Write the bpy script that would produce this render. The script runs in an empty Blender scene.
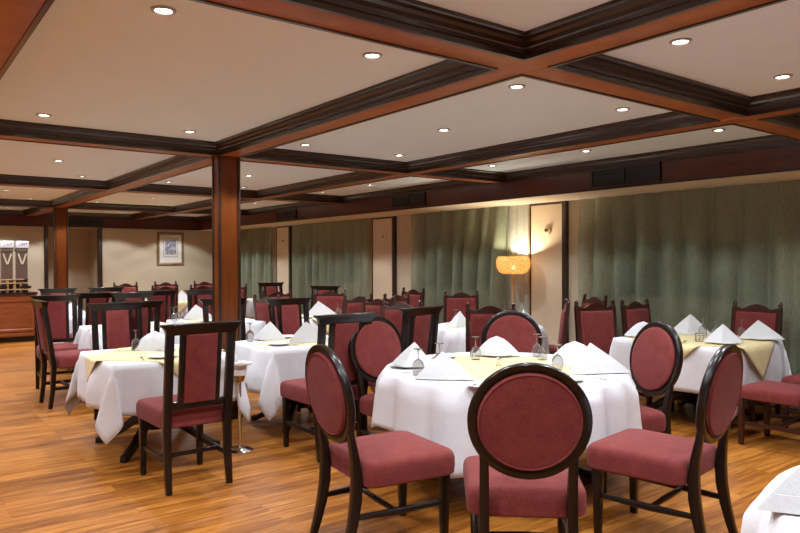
import bpy, bmesh, math, random
from math import sin, cos, pi, radians, hypot, atan2, sqrt
from mathutils import Vector, Matrix
random.seed(7)
S = bpy.context.scene
COL = S.collection

# ------------------------------------------------------------------ materials
def new_mat(name):
    m = bpy.data.materials.new(name); m.use_nodes = True
    nt = m.node_tree
    return m, nt, nt.nodes['Principled BSDF']
def lk(nt, a, b): nt.links.new(a, b)
def tc(nt): return nt.nodes.new('ShaderNodeTexCoord').outputs['Object']
def mapping(nt, vec, scale):
    n = nt.nodes.new('ShaderNodeMapping'); n.inputs['Scale'].default_value = scale
    lk(nt, vec, n.inputs['Vector']); return n.outputs['Vector']
def noise(nt, vec, scale, detail=3, rough=.55):
    n = nt.nodes.new('ShaderNodeTexNoise'); n.inputs['Scale'].default_value = scale
    n.inputs['Detail'].default_value = detail; n.inputs['Roughness'].default_value = rough
    if vec: lk(nt, vec, n.inputs['Vector'])
    return n.outputs['Fac']
def ramp(nt, fac, stops):
    r = nt.nodes.new('ShaderNodeValToRGB'); e = r.color_ramp.elements
    while len(e) < len(stops): e.new(.5)
    for i, (p, c) in enumerate(stops):
        e[i].position = p; e[i].color = (*c, 1)
    lk(nt, fac, r.inputs['Fac']); return r.outputs['Color']
def bump(nt, h, p, strength, dist=.002):
    b = nt.nodes.new('ShaderNodeBump'); b.inputs['Strength'].default_value = strength
    b.inputs['Distance'].default_value = dist
    lk(nt, h, b.inputs['Height']); lk(nt, b.outputs['Normal'], p.inputs['Normal'])
def sheen(p, w):
    if 'Sheen Weight' in p.inputs: p.inputs['Sheen Weight'].default_value = w
def simple(name, c, rough=.5, metal=0, var=.12, nscale=30, bmp=0, spec=.5):
    m, nt, p = new_mat(name)
    f = noise(nt, tc(nt), nscale)
    lo = tuple(max(0, x*(1-var)) for x in c); hi = tuple(min(1, x*(1+var)) for x in c)
    lk(nt, ramp(nt, f, [(.3, lo), (.7, hi)]), p.inputs['Base Color'])
    p.inputs['Roughness'].default_value = rough; p.inputs['Metallic'].default_value = metal
    p.inputs['Specular IOR Level'].default_value = spec
    if bmp: bump(nt, f, p, bmp)
    return m
def wood(name, c1, c2, axis_scale, rough=.35, coat=.2, spec=.5):
    m, nt, p = new_mat(name)
    v = mapping(nt, tc(nt), axis_scale)
    f = noise(nt, v, 3.0, 5, .6)
    lk(nt, ramp(nt, f, [(.3, c1), (.7, c2)]), p.inputs['Base Color'])
    p.inputs['Roughness'].default_value = rough; p.inputs['Coat Weight'].default_value = coat
    p.inputs['Coat Roughness'].default_value = .15
    p.inputs['Specular IOR Level'].default_value = spec
    bump(nt, f, p, .08)
    return m
def fabric(name, c1, c2, scale=420, rough=.9, bs=.35, sh=.06):
    m, nt, p = new_mat(name)
    v = tc(nt)
    f = noise(nt, mapping(nt, v, (1, 1, .35)), scale, 2); g = noise(nt, v, 14, 2)
    mx = nt.nodes.new('ShaderNodeMath'); mx.operation = 'MULTIPLY_ADD'
    lk(nt, g, mx.inputs[0]); mx.inputs[1].default_value = .35; lk(nt, f, mx.inputs[2])
    lk(nt, ramp(nt, mx.outputs[0], [(.45, c1), (.9, c2)]), p.inputs['Base Color'])
    p.inputs['Roughness'].default_value = rough; sheen(p, sh)
    p.inputs['Specular IOR Level'].default_value = .15
    bump(nt, f, p, bs, .001)
    return m
M = {}
M['dark'] = wood('dark_stained_wood', (.006, .0034, .0028), (.015, .0075, .0055), (14, 14, 1.2), .30, .22, .25)
M['red_wood'] = wood('red_mahogany', (.026, .006, .0045), (.055, .012, .008), (14, 14, 1.2), .3, .2)
M['mould'] = wood('dark_moulding_wood', (.016, .007, .005), (.036, .016, .010), (2, 2, 8), .3, .3)
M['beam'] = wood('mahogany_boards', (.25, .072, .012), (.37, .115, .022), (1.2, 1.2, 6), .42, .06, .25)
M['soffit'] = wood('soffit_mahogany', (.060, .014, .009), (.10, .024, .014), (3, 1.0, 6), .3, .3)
M['column'] = wood('pillar_veneer', (.115, .026, .003), (.17, .042, .006), (9, 9, .8), .33, .12, .3)
M['counter'] = wood('counter_veneer', (.22, .055, .016), (.34, .095, .028), (1.2, 6, 6), .36, .25)
M['red'] = fabric('burgundy_upholstery', (.125, .018, .019), (.24, .053, .043))
M['white'] = fabric('white_linen', (.62, .60, .61), (.72, .70, .715), 260, .85, .12, .1)
M['napkin'] = fabric('napkin_linen', (.58, .575, .57), (.67, .665, .66), 300, .85, .12, .1)
M['gold'] = fabric('pale_gold_damask', (.64, .49, .22), (.80, .67, .37), 55, .55, .1, .2)
M['china'] = simple('white_china', (.80, .79, .77), .15, 0, .02)
M['steel'] = simple('cutlery_steel', (.62, .60, .57), .22, 1, .04)
M['chrome'] = simple('chrome', (.72, .70, .68), .12, 1, .03)
M['brass'] = simple('brass', (.45, .28, .10), .25, 1, .1)
M['black'] = simple('black_plastic', (.012, .012, .013), .4, 0, .2)
M['ceiling'] = simple('ceiling_paint', (.74, .84, .92), .9, 0, .012, 6, .02, .1)
M['cream'] = simple('cream_wallpaper', (.52, .425, .295), .85, 0, .03, 60, .05, .2)
M['white_wall'] = simple('white_wall_paint', (.80, .82, .84), .85, 0, .02)
M['panel'] = simple('pale_pink_panel', (.66, .53, .37), .7, 0, .03, 40, .03, .2)
M['cream_paint'] = simple('cream_paint', (.70, .58, .43), .8, 0, .02, 40, 0, .2)
M['granite'] = simple('black_granite', (.015, .014, .014), .12, 0, .6, 160)
M['pale_wood'] = wood('pale_ash', (.42, .24, .10), (.58, .36, .17), (8, 8, 2), .45, .1)
M['mat_board'] = simple('mat_board', (.72, .68, .60), .9, 0, .02)
M['gilt'] = wood('bronze_frame', (.16, .09, .04), (.26, .16, .07), (6, 6, 6), .4, .1)
M['sign'] = simple('white_sign', (.86, .86, .90), .4, 0, .01)
M['navy'] = simple('navy_print', (.012, .016, .09), .5, 0, .05)
M['grey_print'] = simple('grey_print', (.38, .42, .48), .5, 0, .05)
M['ivory'] = simple('ivory_plastic', (.60, .52, .38), .45, 0, .03)
M['ring'] = simple('satin_ring', (.40, .38, .37), .45, .2, .03)
M['card'] = simple('grey_card_holder', (.17, .155, .13), .35, .3, .1)

def make_engraving():
    m, nt, p = new_mat('engraving_print')
    f = noise(nt, tc(nt), 16, 6, .7)
    lk(nt, ramp(nt, f, [(.35, (.07, .07, .10)), (.5, (.25, .24, .28)), (.66, (.62, .60, .60))]), p.inputs['Base Color'])
    p.inputs['Roughness'].default_value = .6
    return m
M['engraving'] = make_engraving()
def make_floor():
    m, nt, p = new_mat('wood_plank_floor')
    v = tc(nt)
    b = nt.nodes.new('ShaderNodeTexBrick'); lk(nt, v, b.inputs['Vector'])
    b.inputs['Scale'].default_value = 1; b.inputs['Brick Width'].default_value = 1.25
    b.inputs['Row Height'].default_value = .135; b.inputs['Mortar Size'].default_value = .0012
    b.inputs['Color1'].default_value = (0, 0, 0, 1); b.inputs['Color2'].default_value = (1, 1, 1, 1)
    b.inputs['Mortar'].default_value = (.3, .3, .3, 1); b.inputs['Bias'].default_value = 0
    add = nt.nodes.new('ShaderNodeVectorMath'); add.operation = 'ADD'
    sc = nt.nodes.new('ShaderNodeVectorMath'); sc.operation = 'SCALE'; sc.inputs['Scale'].default_value = 7
    lk(nt, b.outputs['Color'], sc.inputs[0]); lk(nt, v, add.inputs[0]); lk(nt, sc.outputs[0], add.inputs[1])
    g = noise(nt, mapping(nt, add.outputs[0], (1.0, 15, 1)), 2.2, 6, .65)
    mx = nt.nodes.new('ShaderNodeMath'); mx.operation = 'MULTIPLY_ADD'
    bw = nt.nodes.new('ShaderNodeRGBToBW'); lk(nt, b.outputs['Color'], bw.inputs[0])
    lk(nt, bw.outputs[0], mx.inputs[0]); mx.inputs[1].default_value = .20; lk(nt, g, mx.inputs[2])
    col = ramp(nt, mx.outputs[0], [(.36, (.105, .028, .0035)), (.56, (.29, .094, .012)), (.80, (.53, .205, .035))])
    dk = nt.nodes.new('ShaderNodeMixRGB'); dk.blend_type = 'MULTIPLY'; dk.inputs['Fac'].default_value = .5
    seam = ramp(nt, b.outputs['Fac'], [(.0, (1, 1, 1)), (1.0, (.25, .2, .16))])
    lk(nt, col, dk.inputs['Color1']); lk(nt, seam, dk.inputs['Color2'])
    lk(nt, dk.outputs[0], p.inputs['Base Color'])
    p.inputs['Roughness'].default_value = .36; p.inputs['Specular IOR Level'].default_value = .25
    p.inputs['Coat Weight'].default_value = .03; p.inputs['Coat Roughness'].default_value = .2
    bump(nt, g, p, .06)
    return m
M['floor'] = make_floor()
def make_curtain():
    m, nt, p = new_mat('sage_curtain')
    out = nt.nodes['Material Output']
    f = noise(nt, mapping(nt, tc(nt), (1, 1, .2)), 90, 2)
    c = ramp(nt, f, [(.3, (.215, .245, .160)), (.7, (.30, .33, .225))])
    lk(nt, c, p.inputs['Base Color']); p.inputs['Roughness'].default_value = .9; sheen(p, .1)
    p.inputs['Specular IOR Level'].default_value = .1
    tl = nt.nodes.new('ShaderNodeBsdfTranslucent'); lk(nt, c, tl.inputs['Color'])
    m1 = nt.nodes.new('ShaderNodeMixShader'); m1.inputs[0].default_value = .15
    lk(nt, p.outputs[0], m1.inputs[1]); lk(nt, tl.outputs[0], m1.inputs[2])
    tr = nt.nodes.new('ShaderNodeBsdfTransparent')
    m2 = nt.nodes.new('ShaderNodeMixShader'); m2.inputs[0].default_value = .30
    lk(nt, m1.outputs[0], m2.inputs[1]); lk(nt, tr.outputs[0], m2.inputs[2])
    lk(nt, m2.outputs[0], out.inputs['Surface'])
    return m
M['curtain'] = make_curtain()
def make_glow_cloth():
    m, nt, p = new_mat('lamp_glow_cloth')  # paler cloth colour that stands for lamp glow on the green curtain
    out = nt.nodes['Material Output']
    f = noise(nt, mapping(nt, tc(nt), (1, 1, .2)), 90, 2)
    c = ramp(nt, f, [(.3, (.46, .48, .42)), (.7, (.58, .60, .54))])
    lk(nt, c, p.inputs['Base Color']); p.inputs['Roughness'].default_value = .9
    tr = nt.nodes.new('ShaderNodeBsdfTransparent')
    m2 = nt.nodes.new('ShaderNodeMixShader'); m2.inputs[0].default_value = .4
    lk(nt, p.outputs[0], m2.inputs[1]); lk(nt, tr.outputs[0], m2.inputs[2])
    lk(nt, m2.outputs[0], out.inputs['Surface'])
    return m
M['glow_cloth'] = make_glow_cloth()
def make_glass(name, col, rough=0, ior=1.45):
    m, nt, p = new_mat(name)
    f = noise(nt, tc(nt), 4)
    lk(nt, ramp(nt, f, [(.3, col), (.7, tuple(min(1, c*1.01) for c in col))]), p.inputs['Base Color'])
    p.inputs['Transmission Weight'].default_value = 1; p.inputs['Roughness'].default_value = rough
    p.inputs['IOR'].default_value = ior
    return m
M['glass'] = make_glass('clear_glass', (.97, .98, .98), 0, 1.38)
M['glass'].node_tree.nodes['Principled BSDF'].inputs['Transmission Weight'].default_value = .95
M['pane'] = simple('dark_night_glass', (.006, .007, .008), .08, 0, .2)
M['tank'] = make_glass('smoky_tank', (.16, .10, .075), .08)
M['tank'].node_tree.nodes['Principled BSDF'].inputs['Transmission Weight'].default_value = .25
def make_emit(name, col, s):
    m, nt, p = new_mat(name)
    f = noise(nt, tc(nt), 3)
    c = ramp(nt, f, [(0, col), (1, col)])
    lk(nt, c, p.inputs['Emission Color']); lk(nt, c, p.inputs['Base Color'])
    p.inputs['Emission Strength'].default_value = s
    return m
M['lens'] = make_emit('lit_lens', (1, .95, .86), 22)
M['bulb'] = make_emit('lit_bulb', (1, .84, .58), 60)
def make_shade():
    m, nt, p = new_mat('woven_shade')
    out = nt.nodes['Material Output']
    v = tc(nt)
    w = nt.nodes.new('ShaderNodeTexVoronoi'); w.inputs['Scale'].default_value = 46
    lk(nt, mapping(nt, v, (1, 1, 1.7)), w.inputs['Vector'])
    c = ramp(nt, w.outputs['Distance'], [(.1, (.58, .40, .17)), (.55, (.28, .15, .05))])
    lk(nt, c, p.inputs['Base Color']); p.inputs['Roughness'].default_value = .7
    bump(nt, w.outputs['Distance'], p, .5, .004)
    tl = nt.nodes.new('ShaderNodeBsdfTranslucent'); lk(nt, c, tl.inputs['Color'])
    m1 = nt.nodes.new('ShaderNodeMixShader'); m1.inputs[0].default_value = .55
    lk(nt, p.outputs[0], m1.inputs[1]); lk(nt, tl.outputs[0], m1.inputs[2])
    tr = nt.nodes.new('ShaderNodeBsdfTransparent')
    m2 = nt.nodes.new('ShaderNodeMixShader'); m2.inputs[0].default_value = .10
    lk(nt, m1.outputs[0], m2.inputs[1]); lk(nt, tr.outputs[0], m2.inputs[2])
    lk(nt, m2.outputs[0], out.inputs['Surface'])
    return m
M['shade'] = make_shade()

# ------------------------------------------------------------------ mesh helpers
class MB:
    def __init__(s): s.v, s.f = [], []
    def add(s, vs, fs):
        o = len(s.v); s.v += [tuple(x) for x in vs]; s.f += [tuple(i+o for i in f) for f in fs]
    def box(s, cx, cy, cz, sx, sy, sz, rz=0):
        vs = []
        for dz in (-.5, .5):
            for dx, dy in ((-.5, -.5), (.5, -.5), (.5, .5), (-.5, .5)):
                x, y = dx*sx, dy*sy
                vs.append((cx+x*cos(rz)-y*sin(rz), cy+x*sin(rz)+y*cos(rz), cz+dz*sz))
        s.add(vs, [(3, 2, 1, 0), (4, 5, 6, 7), (0, 1, 5, 4), (1, 2, 6, 5), (2, 3, 7, 6), (3, 0, 4, 7)])
    def bb(s, x0, x1, y0, y1, z0, z1): s.box((x0+x1)/2, (y0+y1)/2, (z0+z1)/2, x1-x0, y1-y0, z1-z0)
    def loft(s, loops, cap=True, closed=True, ring=False):
        n = len(loops[0]); vs = [p for l in loops for p in l]; fs = []
        m = len(loops)
        for i in range(m if ring else m-1):
            a, b = i*n, ((i+1) % m)*n
            for j in range(n if closed else n-1):
                k = (j+1) % n; fs.append((a+j, a+k, b+k, b+j))
        if cap and not ring:
            fs.append(tuple(range(n-1, -1, -1))); fs.append(tuple((m-1)*n+j for j in range(n)))
        s.add(vs, fs)
    def lathe(s, prof, c=(0, 0, 0), n=24, cap=True):
        s.loft([[(c[0]+r*cos(2*pi*j/n), c[1]+r*sin(2*pi*j/n), c[2]+z) for j in range(n)] for r, z in prof], cap)
    def post(s, pts):      # (x, y, z, wx, wy) rectangular sections
        s.loft([[(x-a/2, y-b/2, z), (x+a/2, y-b/2, z), (x+a/2, y+b/2, z), (x-a/2, y+b/2, z)] for x, y, z, a, b in pts])
    def tube(s, pts, r, n=8):
        pts = [Vector(p) for p in pts]; loops = []
        for i, p in enumerate(pts):
            t = (pts[min(i+1, len(pts)-1)]-pts[max(i-1, 0)]).normalized()
            u = t.cross(Vector((0, 0, 1)) if abs(t.z) < .9 else Vector((1, 0, 0))).normalized(); w = t.cross(u)
            rr = r[i] if isinstance(r, (list, tuple)) else r
            loops.append([p+u*rr*cos(2*pi*j/n)+w*rr*sin(2*pi*j/n) for j in range(n)])
        s.loft(loops)
    def bar(s, a, b, w, h):   # horizontal-ish bar with rectangular section
        a, b = Vector(a), Vector(b); t = (b-a).normalized()
        u = t.cross(Vector((0, 0, 1))).normalized(); k = u.cross(t)
        s.loft([[p-u*w/2-k*h/2, p+u*w/2-k*h/2, p+u*w/2+k*h/2, p-u*w/2+k*h/2] for p in (a, b)])
    def grid(s, rows):
        n = len(rows[0]); fs = []
        for i in range(len(rows)-1):
            for j in range(n-1): fs.append((i*n+j, i*n+j+1, (i+1)*n+j+1, (i+1)*n+j))
        s.add([p for r in rows for p in r], fs)
    def build(s, name, mat, parent=None, loc=None, bevel=0, smooth=35, kind=None, solid=0, segs=2):
        me = bpy.data.meshes.new(name)
        me.from_pydata(s.v, [], s.f); me.update()
        bm = bmesh.new(); bm.from_mesh(me)
        bmesh.ops.remove_doubles(bm, verts=bm.verts, dist=1e-6)
        bmesh.ops.recalc_face_normals(bm, faces=bm.faces)
        if bevel:
            es = [e for e in bm.edges if len(e.link_faces) == 2 and e.calc_face_angle(0) > radians(40)]
            bmesh.ops.bevel(bm, geom=es, offset=bevel, segments=segs, affect='EDGES', profile=.5, clamp_overlap=True)
        bm.to_mesh(me); bm.free()
        if smooth:
            for p in me.polygons: p.use_smooth = True
            me.set_sharp_from_angle(angle=radians(smooth))
        me.materials.append(mat)
        o = bpy.data.objects.new(name, me); COL.objects.link(o)
        if solid:
            sm = o.modifiers.new('Solidify', 'SOLIDIFY'); sm.thickness = solid; sm.offset = 1
        if parent: o.parent = parent
        if loc: o.location = loc
        if kind: o['kind'] = kind
        return o
def rrect(w, d, r, n=5, y0=0):      # rounded rectangle outline, w along x, d along y (from y0)
    pts = []
    for cx, cy, a0 in ((w/2-r, d-r, 0), (-w/2+r, d-r, 90), (-w/2+r, r, 180), (w/2-r, r, 270)):
        for i in range(n+1):
            a = radians(a0+90*i/n); pts.append((cx+r*cos(a), y0+cy+r*sin(a)))
    return pts
def tag(o, label, cat, group=None, kind=None):
    o['label'] = label; o['category'] = cat
    if group: o['group'] = group
    if kind: o['kind'] = kind
    return o
def thing(name, loc=(0, 0, 0), rz=0):
    o = bpy.data.objects.new(name, None); COL.objects.link(o); o.empty_display_size = .1
    o.location = loc; o.rotation_euler = (0, 0, rz); return o
KIDS = {}
def kids(o):
    return [c for c in bpy.data.objects if c.parent == o]
def dup(root):
    ch = KIDS.setdefault(root.name, kids(root))
    r = root.copy(); COL.objects.link(r)
    for c in ch:
        d = c.copy(); COL.objects.link(d); d.parent = r
        for g in KIDS.setdefault(c.name, kids(c)):
            e = g.copy(); COL.objects.link(e); e.parent = d
    return r
class Proto:
    def __init__(s, fn): s.fn, s.o, s.used = fn, None, False
    def put(s, loc, rz, label, cat, group=None):
        if s.o is None: s.o = s.fn(); o = s.o
        else: o = dup(s.o)
        o.location = loc; o.rotation_euler = (0, 0, rz)
        return tag(o, label, cat, group)
def struct(name, mb, mat, **k): return mb.build(name, mat, kind='structure', **k)

# ------------------------------------------------------------------ room shell
XR, XS, YF, YS = 7.26, 6.42, 16.85, 16.80
ZB, ZC, ZS = 2.50, 2.612, 2.28
XL, YB = -4.3, -4.6
BW = .223
AX = [2.571+2.2438*k for k in (-3, -2, -1, 0, 1)]
BY = [2.36+3.843*k for k in (-1, 0, 1, 2, 3)]

f = MB(); f.bb(XL, XR+.2, YB, 18.0, -.1, 0); struct('floor', f, M['floor'], smooth=0)
f = MB(); f.bb(XL, XR+.2, YB, 18.0, ZC, ZC+.1); struct('ceiling', f, M['ceiling'], smooth=0)

WIN = [(3.25, 5.15), (7.0, 8.85), (10.9, 12.8), (14.6, 16.3)]
WZ0, WZ1 = 1.06, 1.70
w = MB(); w.bb(XR, XR+.16, YB, 18, 0, WZ0); w.bb(XR, XR+.16, YB, 18, WZ1, ZC)
e = [YB]+[q for p in WIN for q in p]+[18]
for i in range(0, len(e), 2): w.bb(XR, XR+.16, e[i], e[i+1], WZ0, WZ1)
struct('wall_right', w, M['cream'], smooth=0)
for i, (a, b) in enumerate(WIN):
    fr = MB(); t = .05
    fr.bb(XR+.02, XR+.12, a, b, WZ0, WZ0+t); fr.bb(XR+.02, XR+.12, a, b, WZ1-t, WZ1)
    fr.bb(XR+.02, XR+.12, a, a+t, WZ0+t, WZ1-t); fr.bb(XR+.02, XR+.12, b-t, b, WZ0+t, WZ1-t)
    fo = struct('window_%d' % (i+1), fr, M['mould'])
    pn = MB(); pn.bb(XR+.08, XR+.10, a+t, b-t, WZ0+t, WZ1-t); pn.build('pane', M['pane'], fo, kind='structure')
# far wall with the alcove
w = MB(); w.bb(XL, 3.0, YF, YF+.12, 0, ZC); w.bb(4.12, XR+.16, YF, YF+.12, 0, ZC)
w.bb(3.0, 4.12, YF, YF+.12, 2.26, ZC); struct('wall_far', w, M['cream'], smooth=0)
w = MB(); w.bb(2.9, 4.25, 17.85, 17.95, 0, ZC); w.bb(4.12, 4.24, YF+.12, 17.85, 0, ZC); w.bb(2.88, 3.0, YF+.12, 17.85, 0, ZC)
struct('wall_alcove', w, M['cream'], smooth=0)
w = MB(); w.bb(XL-.12, XL, YB, 18, 0, ZC); struct('wall_left', w, M['white_wall'], smooth=0)
w = MB(); w.bb(XL, XR+.16, YB-.12, YB, 0, ZC); struct('wall_back', w, M['white_wall'], smooth=0)
# alcove jambs
n = 0
def trim(mb, mat, **k):
    global n; n += 1
    return struct('trim_%d' % n, mb, mat, **k)
for x0, x1 in ((2.96, 3.04), (4.08, 4.17)):
    t = MB(); t.bb(x0, x1, YF-.03, YF+.1, 0, 2.28); trim(t, M['mould'], bevel=.004)
# soffits
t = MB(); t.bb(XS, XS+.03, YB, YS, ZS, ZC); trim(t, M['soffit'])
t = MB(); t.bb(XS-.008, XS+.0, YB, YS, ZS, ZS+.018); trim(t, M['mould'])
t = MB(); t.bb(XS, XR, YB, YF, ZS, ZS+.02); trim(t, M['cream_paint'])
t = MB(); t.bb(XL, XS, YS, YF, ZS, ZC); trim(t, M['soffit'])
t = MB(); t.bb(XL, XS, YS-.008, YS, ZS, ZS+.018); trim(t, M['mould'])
# beam boards
for x in AX:
    t = MB(); t.bb(x, x+BW, YB, YS, ZB, ZC-.004); trim(t, M['beam'], bevel=.003)
for y in BY:
    xs = [XL]+[q for x in AX for q in (x, x+BW)]+[XS]
    for i in range(0, len(xs), 2):
        if xs[i+1]-xs[i] < .05: continue
        t = MB(); t.bb(xs[i], xs[i+1], y, y+BW, ZB, ZC-.004); trim(t, M['beam'], bevel=.003)
# coffer mouldings, one mitred frame per coffer
PROF = [(-.022, 0), (-.022, -.006), (.001, -.006), (.001, .022), (.010, .022), (.012, .038), (.020, .043), (.024, .062), (.034, .076), (.038, .090), (.049, .094), (.049, .112), (-.002, .112)]
xe = [XL-BW]+AX+[XS]; ye = [YB-BW]+BY+[YS]
for i in range(len(xe)-1):
    for j in range(len(ye)-1):
        x0, x1, y0, y1 = xe[i]+BW, xe[i+1], ye[j]+BW, ye[j+1]
        if x1-x0 < .3 or y1-y0 < .3: continue
        t = MB(); loops = []
        for sx, sy in ((0, 0), (1, 0), (1, 1), (0, 1)):
            lp = []
            for d, z in PROF:
                dd = d
                if d < 0 and ((i == len(xe)-2 and sx) or (j == len(ye)-2 and sy)): dd = 0
                lp.append((x1-dd if sx else x0+dd, y1-dd if sy else y0+dd, ZB+z))
            loops.append(lp)
        t.loft(loops, ring=True); trim(t, M['mould'], smooth=0)
# wall panels with dark posts on the right wall
PAN = [(5.89, 6.535), (9.65, 10.35), (13.45, 14.13), (2.05-.0, 2.10)]
for a, b in PAN[:3]:
    t = MB(); t.bb(7.225, XR, a+.07, b-.02, 0, ZS); trim(t, M['panel'])
    t = MB(); t.bb(7.20, XR, a, a+.07, 0, ZS); trim(t, M['mould'], bevel=.004)
    t = MB(); t.bb(7.215, XR, b-.02, b, 0, ZS); t.bb(7.215, XR, a+.07, b-.02, ZS-.03, ZS); trim(t, M['mould'])
t = MB(); t.bb(XR-.02, XR, YB, YF, 0, .12); struct('baseboard_right', t, M['mould'])
t = MB(); t.bb(4.17, XR, YF-.02, YF, 0, .12); struct('baseboard_far', t, M['mould'])
# pillars
def pillar(x, y, D=.16):
    t = MB(); t.bb(x+.012, x+BW-.012, y+.012, y+D-.012, 0, ZB)
    o = t.build('pillar', M['column'], smooth=0, kind='structure')
    for cx, cy in ((x, y), (x+BW, y), (x+BW, y+D), (x, y+D)):
        t = MB(); sx = 1 if cx == x else -1; sy = 1 if cy == y else -1
        t.bb(*sorted((cx, cx+sx*.024)), *sorted((cy, cy+sy*.024)), 0, ZB)
        t.build('corner_bead', M['mould'], o, kind='structure', bevel=.003)
    t = MB(); t.bb(x-.01, x+BW+.01, y-.01, y+D+.01, 0, .10); t.build('plinth', M['mould'], o, kind='structure', bevel=.003)
pillar(AX[3], BY[2]); pillar(AX[3]+.05, BY[4])

# ------------------------------------------------------------------ ceiling lights
def make_downlight():
    r = thing('recessed_downlight')
    m = MB(); m.lathe([(.036, -.004), (.040, -.010), (.052, -.008), (.055, 0), (.046, 0)], n=24, cap=False)
    m.build('ring', M['ring'], r)
    m = MB(); m.lathe([(.001, -.004), (.020, -.0042), (.036, -.003)], n=20); m.build('lens', M['lens'], r)
    return r
PD = Proto(make_downlight)
def spot(x, y, power=1.0):
    l = bpy.data.lights.new('downlight_lamp', 'SPOT'); l.energy = LAMP*power; l.color = (.92, 1, 1.09)
    l.spot_size = radians(118); l.spot_blend = .22; l.shadow_soft_size = .04
    o = bpy.data.objects.new('downlight_lamp', l); COL.objects.link(o); o.location = (x, y, ZC-.03)
LAMP = 72
CX = {-1: 'left', 0: 'middle', 1: 'right'}
# rows seen from the camera: cells between beams
LIGHTS = []
FA = {'l': .21, 'c': .47, 'r': .71}; FB = {'n': .125, 'm': .485, 'f': .832}
def cellpos(i, j, fa, fb): return (2.571+BW+(i+FA[fa])*2.2438, 2.36+BW+(j+FB[fb])*3.843)
rowname = {-1: 'nearest overhead bay', 0: 'second bay', 1: 'third bay', 2: 'fourth bay', 3: 'last bay'}
colname = {-1: 'coffers left of the pillars', 0: 'coffers right of the pillars'}
pn = {'ln': 'near left corner', 'rn': 'near right corner', 'cm': 'centre', 'lf': 'far left corner', 'rf': 'far right corner'}
for i in (-1, 0):
    for j in (-1, 0, 1, 2, 3):
        for k in ('ln', 'rn', 'cm', 'lf', 'rf'):
            if (i, j, k) == (-1, 0, 'cm') or (j == 3 and k == 'cm'): continue
            x, y = cellpos(i, j, k[0], k[1])
            if j == 3: y = 14.55 if k[1] == 'n' else 15.95
            LIGHTS.append((x, y, 'round ceiling downlight, %s of the %s, %s' % (pn[k], rowname[j], colname[i]), j >= 0 or (i == 0 and k[1] == 'f')))
for j in (-1, 0, 1, 2, 3):
    for k, nm in (('n', 'near'), ('m', 'middle'), ('f', 'far')):
        y = 2.36+BW+(j+FB[k])*3.843
        if j == 3: y = {'n': 14.55, 'm': 15.3, 'f': 15.95}[k]
        LIGHTS.append((5.75, y, '%s window side ceiling downlight in the %s' % (nm, rowname[j]), j >= 0))
for (x, y, lb, seen) in LIGHTS:
    spot(x, y, .8 if x > 5.7 and y < 7 else 1)
    if seen or True: PD.put((x, y, ZC), 0, lb, 'ceiling light', 'recessed ceiling downlights')
# unseen half of the room: fewer spots, boosted and without fittings, for bounce light
for i in (-3, -2):
    for j in (-1, 0, 1, 2):
        for k in ('ln', 'rf'):
            x, y = cellpos(i, j, k[0], k[1]); spot(x, y, 1.6)

# ------------------------------------------------------------------ soffit grilles
def grille(loc, L, H, label, rz):
    r = thing('air_vent', loc, rz)
    m = MB(); m.bb(-L/2, L/2, -.012, -.002, -H/2, H/2); m.build('backing', M['black'], r)
    m = MB(); t = .02
    m.bb(-L/2, L/2, -.03, 0, H/2-t, H/2); m.bb(-L/2, L/2, -.03, 0, -H/2, -H/2+t)
    m.bb(-L/2, -L/2+t, -.03, 0, -H/2, H/2); m.bb(L/2-t, L/2, -.03, 0, -H/2, H/2); m.bb(-.008, .008, -.03, 0, -H/2, H/2)
    m.build('frame', M['mould'], r)
    for q in range(4):
        z = -H/2+(q+1)*H/5
        m = MB(); m.bb(-L/2+t, L/2-t, -.026, -.012, z-.006, z+.004); m.build('slat', M['black'], r)
    tag(r, label, 'vent', 'air vents along the soffit')
grille((XS, 4.45, 2.41), .86, .20, 'black air vent in the soffit above the nearest green curtain', radians(-90))
grille((XS, 8.22, 2.41), .80, .19, 'black air vent in the soffit above the second wall panel from the floor lamp', radians(-90))
grille((XS, 12.1, 2.41), .80, .18, 'small black air vent in the soffit farthest along the window wall', radians(-90))
grille((3.83, YS, 2.40), .72, .17, 'black panel in the far soffit above the alcove', 0)

# ------------------------------------------------------------------ curtains
def curtain(name, y0, y1, z0, z1, x, label, mat, seed, lean0=0, lean1=0, amp=.070, dens=3.4, group='green window curtains'):
    rnd = random.Random(seed); ph = [rnd.random()*6 for _ in range(5)]
    m = MB(); rows = []
    ny = int((y1-y0)*60); nz = 14
    for k in range(nz+1):
        t = k/nz; z = z0+(z1-z0)*t; row = []
        for j in range(ny+1):
            s = j/ny; a = y0+lean0*t; b = y1+lean1*t
            y = a+(b-a)*s; q = (y1-y0)*s
            g = amp*(.75+.35*sin(1.3*q+ph[3])+.25*(1-t))*min(1, .35+2.2*(1-t))
            w1 = sin(pi*q*dens+.5*sin(q*2.1+ph[0])+ph[1]+.15*t)
            xx = x+g*(1.1-2.2*abs(w1)**.8)+.35*g*sin(2*pi*q*dens*.53+ph[2]+t*1.2)
            y += .012*sin(q*17+ph[4]+t*2)
            row.append((xx, y, z))
        rows.append(row)
    m.grid(rows)
    o = m.build(name, mat, smooth=180)
    return tag(o, label, 'curtain', group)
curtain('curtain', .3, 5.60, .04, 2.275, 7.15, 'long sage green curtain on the right behind the table numbered 27', M['curtain'], 1)
curtain('curtain', 6.98, 9.13, .04, 2.275, 7.15, 'sage green curtain directly left of the lit floor lamp', M['curtain'], 2, lean0=-.14)
curtain('curtain', 10.36, 13.27, .04, 2.275, 7.16, 'sage green curtain between the two farther wall panels', M['curtain'], 3)
curtain('curtain', 14.14, 16.7, .04, 2.275, 7.16, 'sage green curtain at the far end beside the pillar', M['curtain'], 4)
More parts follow.
